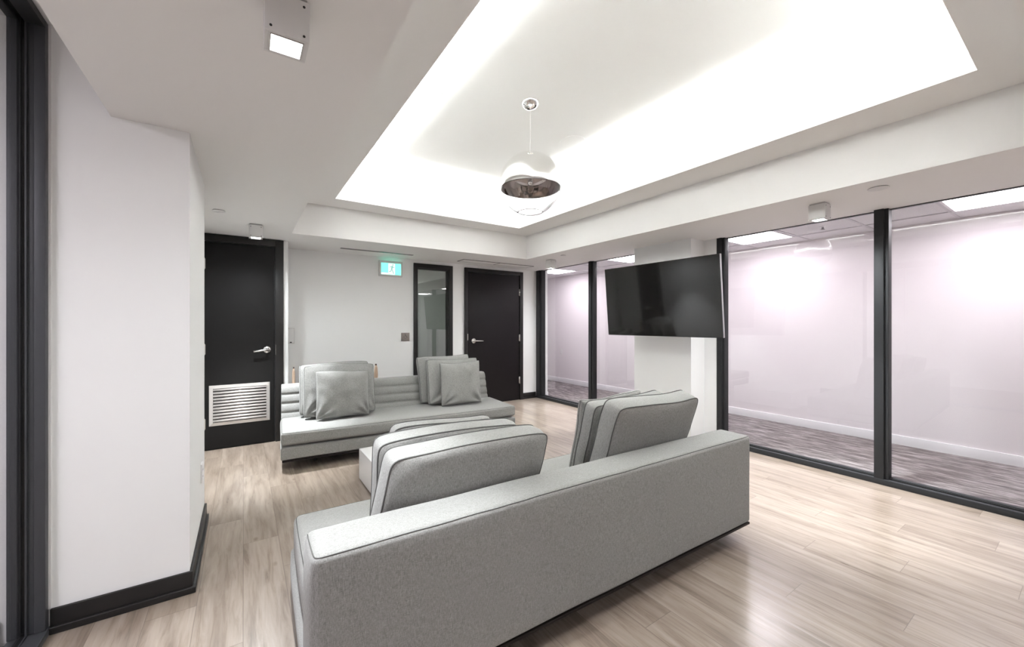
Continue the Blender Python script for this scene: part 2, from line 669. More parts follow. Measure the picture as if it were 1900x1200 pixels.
# ------------------------------------------------------------------ walls
structure(MB().box(XL, -0.215, 2.44, 3.30, 0, ZL), 'wall_left', M['wall'],
          'white wall block in the left foreground with a black baseboard', 'wall')
structure(MB().box(XL, -0.42, 3.30, 5.62, 0, ZL), 'wall_left', M['wall'],
          'white wall hidden behind the left wall block beside the louvred door', 'wall')
structure(MB().box(-0.42, 0.407, 5.052, 5.62, 0, ZS + .01), 'wall_back', M['wall'],
          'short white wall around the charcoal louvred door', 'wall')
mb = MB()
WX0, WX1, WZ0, WZ1 = 2.03, 2.60, 0.10, 2.13
for x0, x1, z0, z1 in ((0.407, WX0, 0, ZS + .01), (WX1, 4.32, 0, ZS + .01), (WX0, WX1, 0, WZ0), (WX0, WX1, WZ1, ZS + .01)):
    mb.box(x0, x1, 5.52, 5.62, z0, z1)
structure(mb, 'wall_back', M['wall'], 'white back wall holding the exit sign, narrow window and black door', 'wall')
structure(MB().box(XL, XO, YF - .1, YF, 0, ZC), 'wall_front', M['wall'], 'white wall behind the viewer', 'wall')
structure(MB().box(XL - .1, XL, YF, 2.44, 0, ZL), 'wall_far_left', M['wall'], 'white wall of the room behind the left glass', 'wall')
# white pillar in front of the glazing
structure(MB().box(3.95, XG + .1, 2.462, 3.205, 0, ZS + .005).box(XG + .005, XG + .1, 2.3255, 2.462, 0, ZS + .005), 'wall_pillar', M['wall'],
          'white square pillar behind the wall-mounted television', 'wall')
# office
mb = MB()
mb.box(XO, XO + .1, YF, 9.5, 0, 2.62)
mb.box(XG + .1, XO, 9.4, 9.5, 0, 2.62)
structure(mb, 'wall_right', M['office_wall'], 'pale lilac office wall seen through the right glazing', 'wall')
structure(MB().box(XG + .1, XG + .17, 5.40, 9.4, 0, 2.3), 'wall_office', M['wall'],
          'white wall end beside the corner post inside the office', 'wall')
structure(MB().box(XG + .1, XO, YF, 9.4, 2.30, 2.36), 'ceiling', M['tile'],
          'white tiled ceiling with bright panels inside the office', 'ceiling')

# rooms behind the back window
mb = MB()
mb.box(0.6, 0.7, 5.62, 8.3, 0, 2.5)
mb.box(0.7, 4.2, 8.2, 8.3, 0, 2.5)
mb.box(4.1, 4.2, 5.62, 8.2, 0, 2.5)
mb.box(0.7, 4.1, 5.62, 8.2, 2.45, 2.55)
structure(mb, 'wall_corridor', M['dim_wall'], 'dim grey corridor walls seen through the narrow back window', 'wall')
area_light('corridor_lamp', (2.7, 6.9, 2.43), 0.3, 0.3, 9, (0.95, 1, 0.97))


# ------------------------------------------------------------------ baseboards
def baseboard(side, pts, label, h=0.10, mat='black_wood', shoe=True, thick=0.013):
    """pts: list of (x0,x1,y0,y1, face) with face = direction of the room"""
    mb = MB()
    for (x0, y0, x1, y1, nx, ny, *ext) in pts:
        xa, xb = sorted((x0, x1 + nx * thick if x0 == x1 else x1))
        ya, yb = sorted((y0, y1 + ny * thick if y0 == y1 else y1))
        mb.bbox(xa, xb, ya, yb, 0, h, 0.003)
        if shoe:
            xa, xb = sorted((x0, x1 + nx * (thick + .012) if x0 == x1 else x1))
            ya, yb = sorted((y0, y1 + ny * (thick + .012) if y0 == y1 else y1))
            mb.bbox(xa, xb + (ext[0] if ext else 0), ya, yb, 0, h * .3, 0.004)
    return structure(mb, 'baseboard_' + side, M[mat], label, 'baseboard')


baseboard('left', [(-0.664, 2.44, -0.202, 2.44, 0, -1, .012), (-0.215, 2.4395, -0.215, 3.30, 1, 0)],
          'black baseboard around the white wall block at left')
baseboard('far_left', [(XL, 2.44, -0.80, 2.44, 0, -1)], 'black baseboard seen through the left glass')
baseboard('back', [(3.92, 5.52, 4.20, 5.52, 0, -1), (0.407, 5.52, 2.0, 5.52, 0, -1), (2.63, 5.52, 2.81, 5.52, 0, -1)],
          'black baseboard along the back wall beside the black door')
baseboard('right', [(XO, YF, XO, 9.4, -1, 0)], 'white baseboard along the office wall', h=.10, mat='white_trim', shoe=False)
baseboard('office', [(XG + .17, 5.387, XG + .17, 7, 1, 0), (XG + .1, 5.40, XG + .183, 5.40, 0, -1)],
          'white baseboard at the wall end inside the office', h=.10, mat='white_trim', shoe=False)

# ------------------------------------------------------------------ right glazing
win = thing('window_1', (XG, 2.5, 0), label='floor to ceiling office glazing with dark aluminium posts', cat='window', kind='structure')
O = (XG, 2.5, 0)


MUL = [(5.37, 5.50), (4.165, 4.24), (2.25, 2.325), (0.955, 1.04), (-0.34, -0.26), (-1.64, -1.56), (YF, YF + .08)]
for a, b in MUL:
    mm = MB()
    s0 = b - (b - a) * .70
    mm.bbox(XG, XG + .04, s0, b, 0.045, ZS, .002)
    mm.bbox(XG + .04, XG + .10, s0 + .006, b - .004, 0.045, ZS, .002)
    mm.bbox(XG + .02, XG + .10, a, s0 + .002, 0.045, ZS, .002)
    p = mm.build('mullion', M['alu'], win, O)
    MB().bbox(XG + .028, XG + .034, s0 - .005, s0 - .001, 0.06, ZS - .01, .001).build('gasket', M['gasket'], p, O)
mb = MB()
mb.bbox(XG, XG + .035, YF, 5.50, 0, 0.045, .002)
mb.bbox(XG + .035, XG + .10, YF, 5.50, 0, 0.040, .002)
mb.bbox(XG + .060, XG + .10, YF, 5.50, 0.040, 0.056, .002)
mb.build('sill', M['alu'], win, O)
MB().box(XG + .048, XG + .060, YF, 5.50, 0.0405, 0.050).build('gasket', M['gasket'], win, O)
MB().bbox(XG + .06, XG + .10, YF, 5.50, ZS - .006, ZS - .001, .001).build('head', M['alu'], win, O)
for (a, _), (_, b) in zip(MUL[:-1], MUL[1:]):
    MB().box(XG + .076, XG + .084, b, a, 0.05, ZS - .0062).build('pane', M['glass'], win, O)

# ------------------------------------------------------------------ narrow back window
win = thing('window_2', (2.315, 5.5, 0), label='narrow black framed window left of the black door', cat='window', kind='structure')
O = (2.315, 5.5, 0)
mb = MB()
for x0, x1, z0, z1 in ((2.012, 2.06, .06, 2.145), (2.56, 2.618, .06, 2.145), (2.06, 2.56, 2.085, 2.145), (2.06, 2.56, .06, .14)):
    mb.bbox(x0, x1, 5.495, 5.53, z0, z1, .002)
mb.build('frame', M['black_wood'], win, O)
mb = MB()
for x0, x1, z0, z1 in ((2.06, 2.075, .14, 2.085), (2.543, 2.56, .14, 2.085), (2.075, 2.543, 2.068, 2.085), (2.075, 2.543, .14, .155)):
    mb.box(x0, x1, 5.515, 5.60, z0, z1)
mb.build('glazing_bead', M['gasket'], win, O)
MB().box(2.07, 2.55, 5.545, 5.551, .15, 2.075).build('pane', M['glass_dark'], win, O)

# ------------------------------------------------------------------ left glazing
win = thing('window_3', (-0.67, 1.0, 0), label='dark aluminium framed glass partition at the left edge', cat='window', kind='structure')
O = (-0.67, 1.0, 0)
ZT = ZL - .005
mb = MB()
mb.bbox(-0.701, -0.670, 2.405, 2.44, 0.03, ZT, .0015)
mb.bbox(-0.720, -0.701, 2.412, 2.44, 0.03, ZT, .0015)
mb.bbox(-0.7255, -0.720, 2.402, 2.44, 0.03, ZT, .0015)
mb.bbox(-0.774, -0.746, 2.405, 2.44, 0.03, ZT, .0015)
mb.build('jamb', M['alu_grey'], win, O)
MB().box(-0.746, -0.7255, 2.425, 2.44, 0.03, ZT).box(-0.742, -0.739, 2.410, 2.425, 0.03, ZT).build('gasket', M['gasket'], win, O)
mb = MB()
mb.bbox(-0.774, -0.664, YF, 2.44, 0, 0.028, .002)
mb.bbox(-0.7255, -0.720, YF, 2.43, 0.028, 0.033, .001)
mb.build('sill', M['alu_grey'], win, O)
MB().box(-0.746, -0.728, YF, 2.43, 0.0285, 0.0305).build('gasket', M['gasket'], win, O)
mb = MB()
mb.bbox(-0.7255, -0.670, YF, 2.405, ZT - .03, ZT, .002)
mb.bbox(-0.774, -0.746, YF, 2.405, ZT - .03, ZT, .002)
mb.build('head', M['alu'], win, O)
MB().box(-0.746, -0.7255, YF, 2.405, ZT - .012, ZT - .004).build('gasket', M['gasket'], win, O)
MB().box(-0.738, -0.733, YF, 2.422, 0.031, ZT - .013).build('pane', M['glass'], win, O)
MB().box(-0.670, -0.6635, 2.434, 2.44, 0.10, ZT).build('caulk', M['plastic'], win, O)


# ------------------------------------------------------------------ doors
def hinge(z, x, y, parent, O):
    mb = MB()
    mb.lathe([(0, -.058), (.008, -.058), (.008, .058), (0, .058)], 12, c=(x, y - .006, z))
    mb.box(x - .012, x + .012, y - .003, y + .002, z - .05, z + .05)
    mb.build('hinge', M['steel'], parent, O)


# louvred door
DY = 5.030
door = thing('door_1', (0.0, DY, 0), label='charcoal door with a silver louvre grille on the left', cat='door', kind='structure')
O = (0, DY, 0)
mb = MB()
for x0, x1, z0, z1 in ((0.285, 0.361, 0, 2.185), (-0.41, -0.338, 0, 2.185), (-0.338, 0.285, 2.112, 2.185)):
    mb.bbox(x0, x1, DY - .012, DY + .02, z0, z1, .002)
mb.build('door_frame', M['black_wood'], door, O)
leaf = MB().bbox(-0.325, 0.269, DY, DY + .018, 0.012, 2.098, .002).build('door_leaf', M['door_black'], door, O)
MB().box(-0.337, 0.2845, DY + .0185, DY + .0215, 0, 2.111).build('door_gap', M['gasket'], door, O)
for z in (0.27, 1.02, 1.88):
    hinge(z, -0.332, DY, door, O)
# lever handle
h = thing('door_handle', (0, 0, 0))
h.parent = door
mb = MB()
mb.lathe([(0, 0), (.034, 0), (.036, -.004), (.033, -.010), (.020, -.014), (.013, -.020), (.012, -.048), (0, -.050)], 32, 'y', c=(0.207, DY, 1.0))
mb.tube([(0.207, DY - .045, 1.0), (0.185, DY - .052, 0.998), (0.14, DY - .056, 0.992), (0.085, DY - .050, 0.985)], [.012, .012, .010, .009], 12)
bpy.data.objects.remove(h)
mb.build('door_handle', M['steel'], door, O)
MB().box(0.286, 0.288, DY - .0135, DY - .0122, 0.94, 1.05).build('strike_plate', M['steel'], door, O)
# louvre grille
lv = MB()
lx0, lx1, lz0, lz1 = -0.291, 0.232, 0.243, 0.652
fw = .032
for pts in (((lx0, lz0), (lx1, lz0), (lx1 - fw, lz0 + fw), (lx0 + fw, lz0 + fw)),
            ((lx1, lz0), (lx1, lz1), (lx1 - fw, lz1 - fw), (lx1 - fw, lz0 + fw)),
            ((lx1, lz1), (lx0, lz1), (lx0 + fw, lz1 - fw), (lx1 - fw, lz1 - fw)),
            ((lx0, lz1), (lx0, lz0), (lx0 + fw, lz0 + fw), (lx0 + fw, lz1 - fw))):
    # mitred bars with a raised inner edge
    o1, o2, i2, i1 = pts
    vs = [(o1[0], DY - .003, o1[1]), (o2[0], DY - .003, o2[1]), (i2[0], DY - .010, i2[1]), (i1[0], DY - .010, i1[1]),
          (o1[0], DY, o1[1]), (o2[0], DY, o2[1]), (i2[0], DY, i2[1]), (i1[0], DY, i1[1])]
    lv.add(vs, [(0, 1, 2, 3), (4, 7, 6, 5), (0, 4, 5, 1), (2, 6, 7, 3), (1, 5, 6, 2), (0, 3, 7, 4)])
g = lv.build('louver_frame', M['louver'], door, O)
NS = 11
for i in range(NS):
    z = lz0 + fw + (lz1 - lz0 - 2 * fw) * (i + .5) / NS
    hh = (lz1 - lz0 - 2 * fw) / NS
    s = MB()
    prof = [(DY - .0005, z + hh * .5), (DY - .006, z + hh * .36), (DY - .010, z + hh * .08), (DY - .011, z - hh * .22), (DY - .008, z - hh * .30), (DY - .0005, z - hh * .2)]
    s.prism(prof, lx0 + fw - .001, lx1 - fw + .001)
    s.smooth = [False] * 2 + [True] * (len(s.f) - 2)
    s.build('slat', M['louver'], g, O)

# black door
DY2 = 5.500
door = thing('door_2', (3.36, DY2, 0), label='black-brown flush door right of the narrow window', cat='door', kind='structure')
O = (3.36, DY2, 0)
mb = MB()
for x0, x1, z0, z1 in ((3.852, 3.917, 0, 2.143), (2.818, 2.872, 0, 2.143), (2.872, 3.852, 2.083, 2.143)):
    mb.bbox(x0, x1, DY2 - .012, DY2 + .018, z0, z1, .002)
mb.build('door_frame', M['black_wood'], door, O)
MB().bbox(2.883, 3.839, DY2, DY2 + .016, 0.010, 2.072, .002).build('door_leaf', M['door_brown'], door, O)
MB().box(2.8725, 3.8515, DY2 + .0165, DY2 + .0195, 0, 2.082).build('door_gap', M['gasket'], door, O)
for z in (0.33, 1.04, 1.80):
    hinge(z, 3.846, DY2, door, O)
mb = MB()
mb.lathe([(0, 0), (.036, 0), (.038, -.004), (.034, -.010), (.014, -.012), (.012, -.045), (0, -.046)], 32, 'y', c=(2.975, DY2, 1.01))
mb.tube([(2.975, DY2 - .042, 1.01), (3.0, DY2 - .050, 1.01), (3.06, DY2 - .052, 1.008), (3.12, DY2 - .050, 1.006)], [.010, .009, .008, .008], 12)
mb.build('door_handle', M['steel'], door, O)
MB().box(2.862, 2.871, DY2 - .0145, DY2 - .0122, 1.02, 1.12).build('strike_plate', M['steel'], door, O)

# ------------------------------------------------------------------ ceiling fittings
BL = dict(w=.108, h=.12)


def box_light():
    t = thing('cube_downlight', (0, 0, ZS))
    w, h = BL['w'] / 2, BL['h']
    MB().bbox(-w * .9, w * .9, -w * .9, w * .9, -.012, 0, .001).build('mounting_plate', M['bezel'], t)
    mb = MB()
    # hollow housing: side walls and a bottom rim
    hz = -h
    mb.bbox(-w, w, -w, -w + .010, hz, -.010, .001)
    mb.bbox(-w, w, w - .010, w, hz, -.010, .001)
    mb.bbox(-w, -w + .010, -w + .010, w - .010, hz, -.010, .001)
    mb.bbox(w - .010, w, -w + .010, w - .010, hz, -.010, .001)
    mb.box(-w + .010, w - .010, -w + .010, w - .010, -.020, -.0125)
    i = .038
    for x0, x1, y0, y1 in ((-w + .01, -i, -w + .01, w - .01), (i, w - .01, -w + .01, w - .01), (-i, i, -w + .01, -i), (-i, i, i, w - .01)):
        mb.box(x0, x1, y0, y1, hz + .0005, hz + .005)
    hs = mb.build('housing', M['fixture'], t)
    mb = MB()
    for x0, x1, y0, y1 in ((-i - .003, -i, -i - .003, i + .003), (i, i + .003, -i - .003, i + .003), (-i, i, -i - .003, -i), (-i, i, i, i + .003)):
        mb.box(x0, x1, y0, y1, hz - .002, hz + .012)
    mb.build('trim_ring', M['louver'], t)
    MB().box(-i, i, -i, i, hz + .010, hz + .014).build('diffuser', M['e_lamp'], t)
    for sx in (-1, 1):
        for zz in (-.026, -h + .012):
            for sy in (-1, 1):
                MB().lathe([(0, -.001), (.0035, -.001), (.0035, .001), (0, .001)], 10, 'y', c=(sx * (w - .014), sy * (w + .0003), zz)).build('screw', M['ink'], hs)
    return t


LIGHTS = [(0.100, 1.305, 'cube downlight on the lowered ceiling at the upper left, nearest the viewer'),
          (0.092, 4.385, 'small cube downlight on the ceiling above the louvred door'),
          (3.650, 4.430, 'small cube downlight on the ceiling by the corner of the glazing'),
          (3.650, 1.220, 'cube downlight on the ceiling right of the television'),
          (0.100, -1.80, 'cube downlight on the left ceiling band behind the viewer'),
          (3.650, -1.80, 'cube downlight on the right ceiling band behind the viewer')]
proto = box_light()
for i, (x, y, lab) in enumerate(LIGHTS):
    o = proto if i == 0 else copy_tree(proto)
    o.location = (x, y, ZS)
    tag(o, lab, 'light', 'cube downlights on the lowered ceiling')
    k_ = (1.0, .9, .8, 1.0, .5, .6)[i]
    sp_ = (.8, .7, .9, 2.2, 1.4, 2.8)[i]
    spot_light('downlight_beam', (0, 0, -.125), SPOT_W * k_, (0.92, 0.97, 1.0), 66, 0.7, parent=o, radius=.025)
    spot_light('downlight_spill', (0, 0, -.125), SPOT_W * .20 * k_ * sp_, (0.92, 0.97, 1.0), 160, 0.7, parent=o, radius=.07)


def disc_cover(x, y, r, lab, cat='sprinkler cover', name='sprinkler_cover', z=ZS, hgt=.008, mat='fixture'):
    t = thing(name, (x, y, z), label=lab, cat=cat)
    MB().lathe([(r * .93, 0), (r * .93, -hgt * .4)], 40).build('collar', M['ink'], t)
    MB().lathe([(r, -hgt * .4), (r, -hgt * .8), (r * .9, -hgt), (0, -hgt)], 40).build('cap', M[mat], t)
    return t


disc_cover(-0.168, 3.985, .045, 'small round sprinkler cover on the ceiling left of the door downlight')
disc_cover(3.535, 0.851, .055, 'small round sprinkler cover on the ceiling at the right, by the big panes')
disc_cover(3.535, 4.036, .036, 'tiny round sprinkler cover on the ceiling near the corner downlight')
for x, y, lab in ((1.056, 2.655, 'round white speaker in the bright ceiling recess, left of the pendant'),
                  (2.432, 2.647, 'round white speaker in the bright ceiling recess, right of the pendant')):
    t = thing('ceiling_speaker', (x, y, ZC), label=lab, cat='speaker', group='round speakers in the ceiling recess')
    MB().lathe([(.115, 0), (.113, -.004), (.106, -.006), (.104, -.0055)], 48).build('rim', M['cove'], t)
    MB().lathe([(.104, -.005), (.05, -.006), (0, -.006)], 48).build('grille', M['cove'], t)

# linear slot diffuser
t = thing('slot_vent', (1.417, 5.14, ZS), label='long thin slot vent in the ceiling above the exit sign', cat='vent')
mb = MB()
mb.box(-.455, .455, -.036, -.028, -.002, 0)
mb.box(-.455, .455, .028, .036, -.002, 0)
mb.build('frame', M['fixture'], t)
MB().box(-.45, .45, -.028, .028, -.004, 0).build('slot', M['slot'], t)
# access panel
t = thing('access_panel', (3.2, 5.165, ZS), label='flat double ceiling panel outlined above the black door', cat='panel')
mb = MB()
mb.box(-.62, .62, -.1045, -.100, -.006, 0)
mb.box(-.62, .62, .100, .1045, -.006, 0)
mb.box(-.62, -.613, -.105, .105, -.006, 0)
mb.box(.613, .62, -.105, .105, -.006, 0)
mb.box(-.013, -.005, -.099, .099, -.006, 0)
mb.build('joint', M['gap'], t)
MB().box(-.612, -.016, -.097, .097, -.005, 0).build('panel', M['ceil'], t)
MB().box(-.002, .612, -.097, .097, -.005, 0).build('panel', M['ceil'], t)

# ------------------------------------------------------------------ pendant
PX, PY, PZ, PR = 1.745, 2.356, 2.303, 0.2265
t = thing('pendant_light', (PX, PY, ZC), label='mirrored glass globe pendant hanging in the ceiling recess', cat='pendant light')
MB().lathe([(0.067, 0), (0.067, -.004), (.064, -.010), (.057, -.026), (.040, -.040), (.018, -.047), (0, -.048)], 48).build('canopy', M['chrome'], t)
cz = PZ - ZC
MB().tube([(0, 0, -.045), (0, 0, cz + PR + .01)], .0018, 8).build('cord', M['plastic'], t)
MB().lathe([(0, cz + PR + .014), (.020, cz + PR + .012), (.022, cz + PR - .004), (0, cz + PR - .004)], 24).build('cap', M['chrome'], t)
a0 = math.asin(-0.035 / PR)
prof = []
for k in range(41):
    a = pi / 2 + (a0 - pi / 2) * k / 40
    prof.append((max(PR * cos(a), 1e-5), cz + PR * sin(a)))
MB().lathe(prof, 72).build('shade', M['chrome'], t)
MB().lathe([(r * .985, cz + (z - cz) * .985) for r, z in prof], 72).build('shade_lining', M['bronze'], t)
prof = []
a1 = -math.acos(0.088 / PR)
for k in range(31):
    a = a0 + (a1 - a0) * k / 30
    prof.append((PR * cos(a), cz + PR * sin(a)))
MB().lathe(prof + [(r_ * .985, cz + (z_ - cz) * .985) for r_, z_ in reversed(prof)] + [prof[0]], 72).build('glass_bowl', M['bowl'], t)
MB().tube([(.088 * cos(2 * pi * k / 48), .088 * sin(2 * pi * k / 48), cz + PR * sin(a1)) for k in range(48)], .0009, 6, closed=True).build('bowl_rim', M['plate_grey'], t)
mb = MB()
mb.lathe([(.016, cz + PR * .97), (.016, cz + .09), (.019, cz + .09), (.019, cz + .05), (0, cz + .05)], 24)
mb.build('lamp_holder', M['bronze'], t)
mb = MB()
mb.lathe([(0, cz - .010), (.012, cz - .006), (.020, cz + .006), (.022, cz + .02), (.018, cz + .036), (.012, cz + .055)], 32)
mb.build('bulb', M['chrome'], t)

# ------------------------------------------------------------------ exit sign
t = thing('exit_sign', (1.68, 5.52, 1.927), label='lit green running-man exit sign high on the back wall', cat='exit sign')
MB().bbox(-.16, .16, -.045, 0, 0, .213, .004).build('housing', M['fixture'], t)
MB().box(-.137, .137, -.047, -.0455, .022, .180).build('sign_face', M['e_green'], t)
MB().box(-.136, .136, -.036, -.010, .213, .2145).build('top_lens', M['e_green'], t)
MB().box(-.040, .052, -.0485, -.0472, .026, .176).build('doorway', M['e_white'], t)
MB().box(-.136, -.040, -.0485, -.0472, .024, .046).build('floor_line', M['e_white'], t)
fig = MB()
yf = -.0505


def limb(pts, r):
    fig.tube([(x, yf, z) for x, z in pts], r, 8)


fig.lathe([(0, -.001), (.010, -.001), (.010, .001), (0, .001)], 16, 'y', c=(.022, yf, .158))
limb([(.016, .142), (.004, .100)], .011)
limb([(.014, .138), (-.010, .134), (-.020, .118)], .005)
limb([(.016, .138), (.032, .120), (.044, .128)], .005)
limb([(.006, .098), (.020, .072), (.032, .036)], .006)
limb([(.002, .098), (-.006, .070), (-.030, .062)], .006)
fig.build('running_figure', M['sign_mark'], t)

# accessible door push plate
t = thing('push_plate', (1.891, 5.52, 1.033), label='square taupe wheelchair push plate beside the narrow window', cat='door button')
MB().bbox(-.058, .058, -.018, 0, 0, .116, .004).build('plate', M['plate_grey'], t)
s = MB()
yf = -.0195
s.lathe([(0, -.001), (.006, -.001), (.006, .001), (0, .001)], 12, 'y', c=(-.004, yf, .093))
s.tube([(-.004, yf, .085), (-.002, yf, .066), (.014, yf, .066), (.022, yf, .048)], .0028, 6)
s.tube([(-.003, yf, .077), (.010, yf, .076)], .0022, 6)
s.tube([(.000 + .020 * cos(a) - .004, yf, .058 + .018 * sin(a)) for a in [pi * .65 + k * pi * 1.2 / 14 for k in range(15)]], .0022, 6)
s.build('wheelchair_symbol', M['ink'], t)

t = thing('wall_intercom', (0.472, 5.52, 1.042), label='small white oblong wall unit right of the louvred door frame', cat='wall unit')
MB().bbox(-.040, .034, -.028, 0, 0, .178, .004).build('cover', M['plastic'], t)
MB().bbox(-.043, .037, -.008, 0, -.003, .181, .002).build('back_plate', M['plate_grey'], t)
MB().bbox(-.012, .010, -.031, -.028, .004, .016, .001).build('button', M['ink'], t)


def outlet(x, y, z, ry, lab, nm='wall_outlet'):
    t = thing(nm, (x, y, z), rotz=ry, label=lab, cat='outlet')
    MB().bbox(-.035, .035, -.007, 0, 0, .115, .002).build('plate', M['plastic'], t)
    for dz in (.030, .070):
        s = MB().bbox(-.017, .017, -.009, -.007, dz - .010, dz + .016, .001).build('socket', M['white_trim'], t)
        mb = MB()
        mb.box(-.007, -.005, -.0095, -.0088, dz, dz + .009)
        mb.box(.005, .007, -.0095, -.0088, dz, dz + .009)
        mb.build('slot', M['ink'], s)


outlet(XO, 6.63, 0.61, -pi / 2, 'white wall outlet low on the office wall behind the corner pane')
outlet(-0.215, 3.06, 0.32, pi / 2, 'white wall outlet on the narrow side of the left wall block')

# ------------------------------------------------------------------ office ceiling grid and panels
mb = MB()
for k in range(20):
    y = -3.0 + .61 * k + .13
    mb.box(XG + .1, XO, y - .012, y + .012, 2.294, 2.30)
for x in (XG + .1 + .44, XG + .1 + 1.05):
    mb.box(x - .012, x + .012, YF, 9.4, 2.293, 2.30)
structure(mb, 'trim_1', M['tbar'], 'thin white grid bars of the office ceiling', 'ceiling grid')
TRO = [(-1.75, 'glowing office ceiling panel nearest the wall behind the viewer'),
       (0.30, 'glowing ceiling panel in the office at the far right of the photo'),
       (2.13, 'glowing ceiling panel in the office just right of the television'),
       (3.96, 'glowing ceiling panel in the office behind the pillar'),
       (5.79, 'glowing ceiling panel in the office behind the corner pane')]
for y, lab in TRO:
    y = -3.0 + .61 * round((y + 2.87 - .305) / .61) + .13 + .305
    t = thing('ceiling_panel_light', (XG + .1 + .745, y, 2.30), label=lab, cat='ceiling light', group='glowing panels in the office ceiling')
    fr = MB()
    for x0, x1, y0, y1 in ((-.29, .29, -.29, -.27), (-.29, .29, .27, .29), (-.29, -.27, -.27, .27), (.27, .29, -.27, .27)):
        fr.box(x0, x1, y0, y1, -.012, 0)
    fr.build('frame', M['white_trim'], t)
    MB().box(-.27, .27, -.27, .27, -.008, -.004).build('diffuser', M['e_troffer'], t)
# ceiling sprinkler in the office
t = thing('fire_sprinkler', (5.05, 1.66, 2.30), label='small white sprinkler head on the office ceiling', cat='sprinkler')
MB().lathe([(.03, 0), (.028, -.006), (.010, -.010)], 20).build('flange', M['white_trim'], t)
MB().lathe([(.010, -.010), (.010, -.03), (.022, -.032), (.022, -.036), (0, -.037)], 20).build('deflector', M['bezel'], t)

# ------------------------------------------------------------------ television
tilt, yawt, tw = 0.09, -0.035, 1.347
th = tw * .575
n0 = Vector((-cos(yawt), sin(yawt), 0))
wd = Vector((-sin(yawt), -cos(yawt), 0))
u2 = (Vector((0, 0, 1)) * cos(tilt) + n0 * sin(tilt)).normalized()
nn = wd.cross(u2) * -1
if nn.dot(n0) < 0:
    nn = -nn
R = Matrix((wd, -nn, u2)).transposed()     # local x = right, y = into the wall, z = up
t = thing('television', (3.60, 2.633, 1.531), label='large black television on the white pillar, tilted down', cat='television', rot=R.to_euler())
hw, hh = tw / 2, th / 2
MB().bbox(-hw, hw, 0.004, .034, -hh, hh, .003).build('casing', M['bezel'], t)
MB().bbox(-hw + .30, hw - .30, .034, .075, -hh + .08, hh - .22, .012).build('back_cover', M['black_plastic'], t)
MB().box(-hw + .004, hw - .004, 0, .0035, -hh + .006, hh - .004).build('screen', M['screen'], t)
mb = MB()
for x0, x1, z0, z1 in ((-hw, -hw + .004, -hh, hh), (hw - .004, hw, -hh, hh), (-hw + .004, hw - .004, hh - .004, hh), (-hw + .004, hw - .004, -hh, -hh + .006)):
    mb.box(x0, x1, -.001, .004, z0, z1)
mb.build('bezel', M['black_plastic'], t)
t2 = thing('television_bracket', (3.95, 2.75, 1.5), label='black bracket holding the television to the pillar', cat='bracket')
MB().bbox(-.02, 0, -.12, .12, -.18, .18, .003).build('wall_plate', M['black_plastic'], t2)
mb = MB()
mb.tube([(-.02, 0, 0), (-.14, .06, 0), (-.262, -.09, .0)], .014, 10)
mb.build('arm', M['black_plastic'], t2)


# ------------------------------------------------------------------ sofas
def snap_seam(pts, host, parent, step=.015, r=.0019, closed=False):
    """a seam that follows the surface of a soft part"""
    tr = BVHTree.FromPolygons([v.co.copy() for v in host.data.vertices], [list(p.vertices) for p in host.data.polygons])
    out = []
    P_ = [Vector(p) for p in pts]
    for a, b in zip(P_[:-1], P_[1:]):
        n = max(1, int((b - a).length / step))
        for k in range(n):
            out.append(a.lerp(b, k / n))
    out.append(P_[-1])
    res = []
    for p in out:
        loc, nor, _i, _d = tr.find_nearest(p)
        res.append(loc + nor * r * .2)
    for _ in range(3):
        res = [res[0]] + [(res[i - 1] + res[i] * 2 + res[i + 1]) / 4 for i in range(1, len(res) - 1)] + [res[-1]]
    return MB().tube(res, r, 6).build('piping', M['pipe'], parent)


def corner(cx, cy, r, a0, a1, z, n=6):
    return [(cx + r * cos(radians(a0 + (a1 - a0) * k / n)), cy + r * sin(radians(a0 + (a1 - a0) * k / n)), z) for k in range(n + 1)]


def fabric_warp(seed, amp=.004, sc=3.0):
    off = Vector((seed * 7.1, seed * 3.3, seed))
    return lambda p: p + noise.noise_vector(p * sc + off) * amp


# --- near sofa (seen from behind)
SN = thing('sofa', (0.160, 1.245, 0), rotz=radians(-1.75), label='grey linen sofa seen from behind in the foreground', cat='sofa')
W, ZT_, ZB = 2.335, .617, .105
back = MB().soft(W, .19, ZT_ - ZB, .022, (W / 2, .095, (ZT_ + ZB) / 2), seg=5, div=(40, 4, 12), bulge=(.014, .004, .003),
                 warp=fabric_warp(1, .003)).build('backrest', M['fabric'], SN)
zt = ZT_ + .003
snap_seam([(W + .006, .17, zt)] + corner(W - .022, .024, .026, 0, -90, zt) + corner(.024, .024, .028, -90, -180, zt) + [(-.008, .172, zt)], back, back)
D = 0.985
cush = MB().soft(W - .03, D - .19, .150, .028, (W / 2, .19 + (D - .19) / 2, .265), seg=5, div=(40, 14, 5), bulge=(.008, .006, .006),
                 warp=fabric_warp(2, .004)).build('seat_cushion', M['fabric'], SN)
snap_seam([(.008, .20, .345)] + corner(.045, D - .04, .036, 180, 90, .345) + corner(W - .045, D - .04, .036, 90, 0, .345) + [(W - .008, .20, .345)], cush, cush)
MB().soft(W, D - .19, .078, .016, (W / 2, .19 + (D - .19) / 2, ZB + .039), seg=4, div=(30, 12, 3), bulge=(.012, .004, 0),
          warp=fabric_warp(3, .003)).build('seat_base', M['fabric'], SN)
MB().bbox(.012, W - .004, .004, D - .02, ZB - .014, ZB - .001, .002).build('plinth_board', M['brown_board'], SN)
for x in (.28, W / 2, W - .28):
    for y in (.20, D - .22):
        MB().bbox(x - .035, x + .035, y - .035, y + .035, 0, ZB - .018, .003).build('leg', M['black_plastic'], SN)

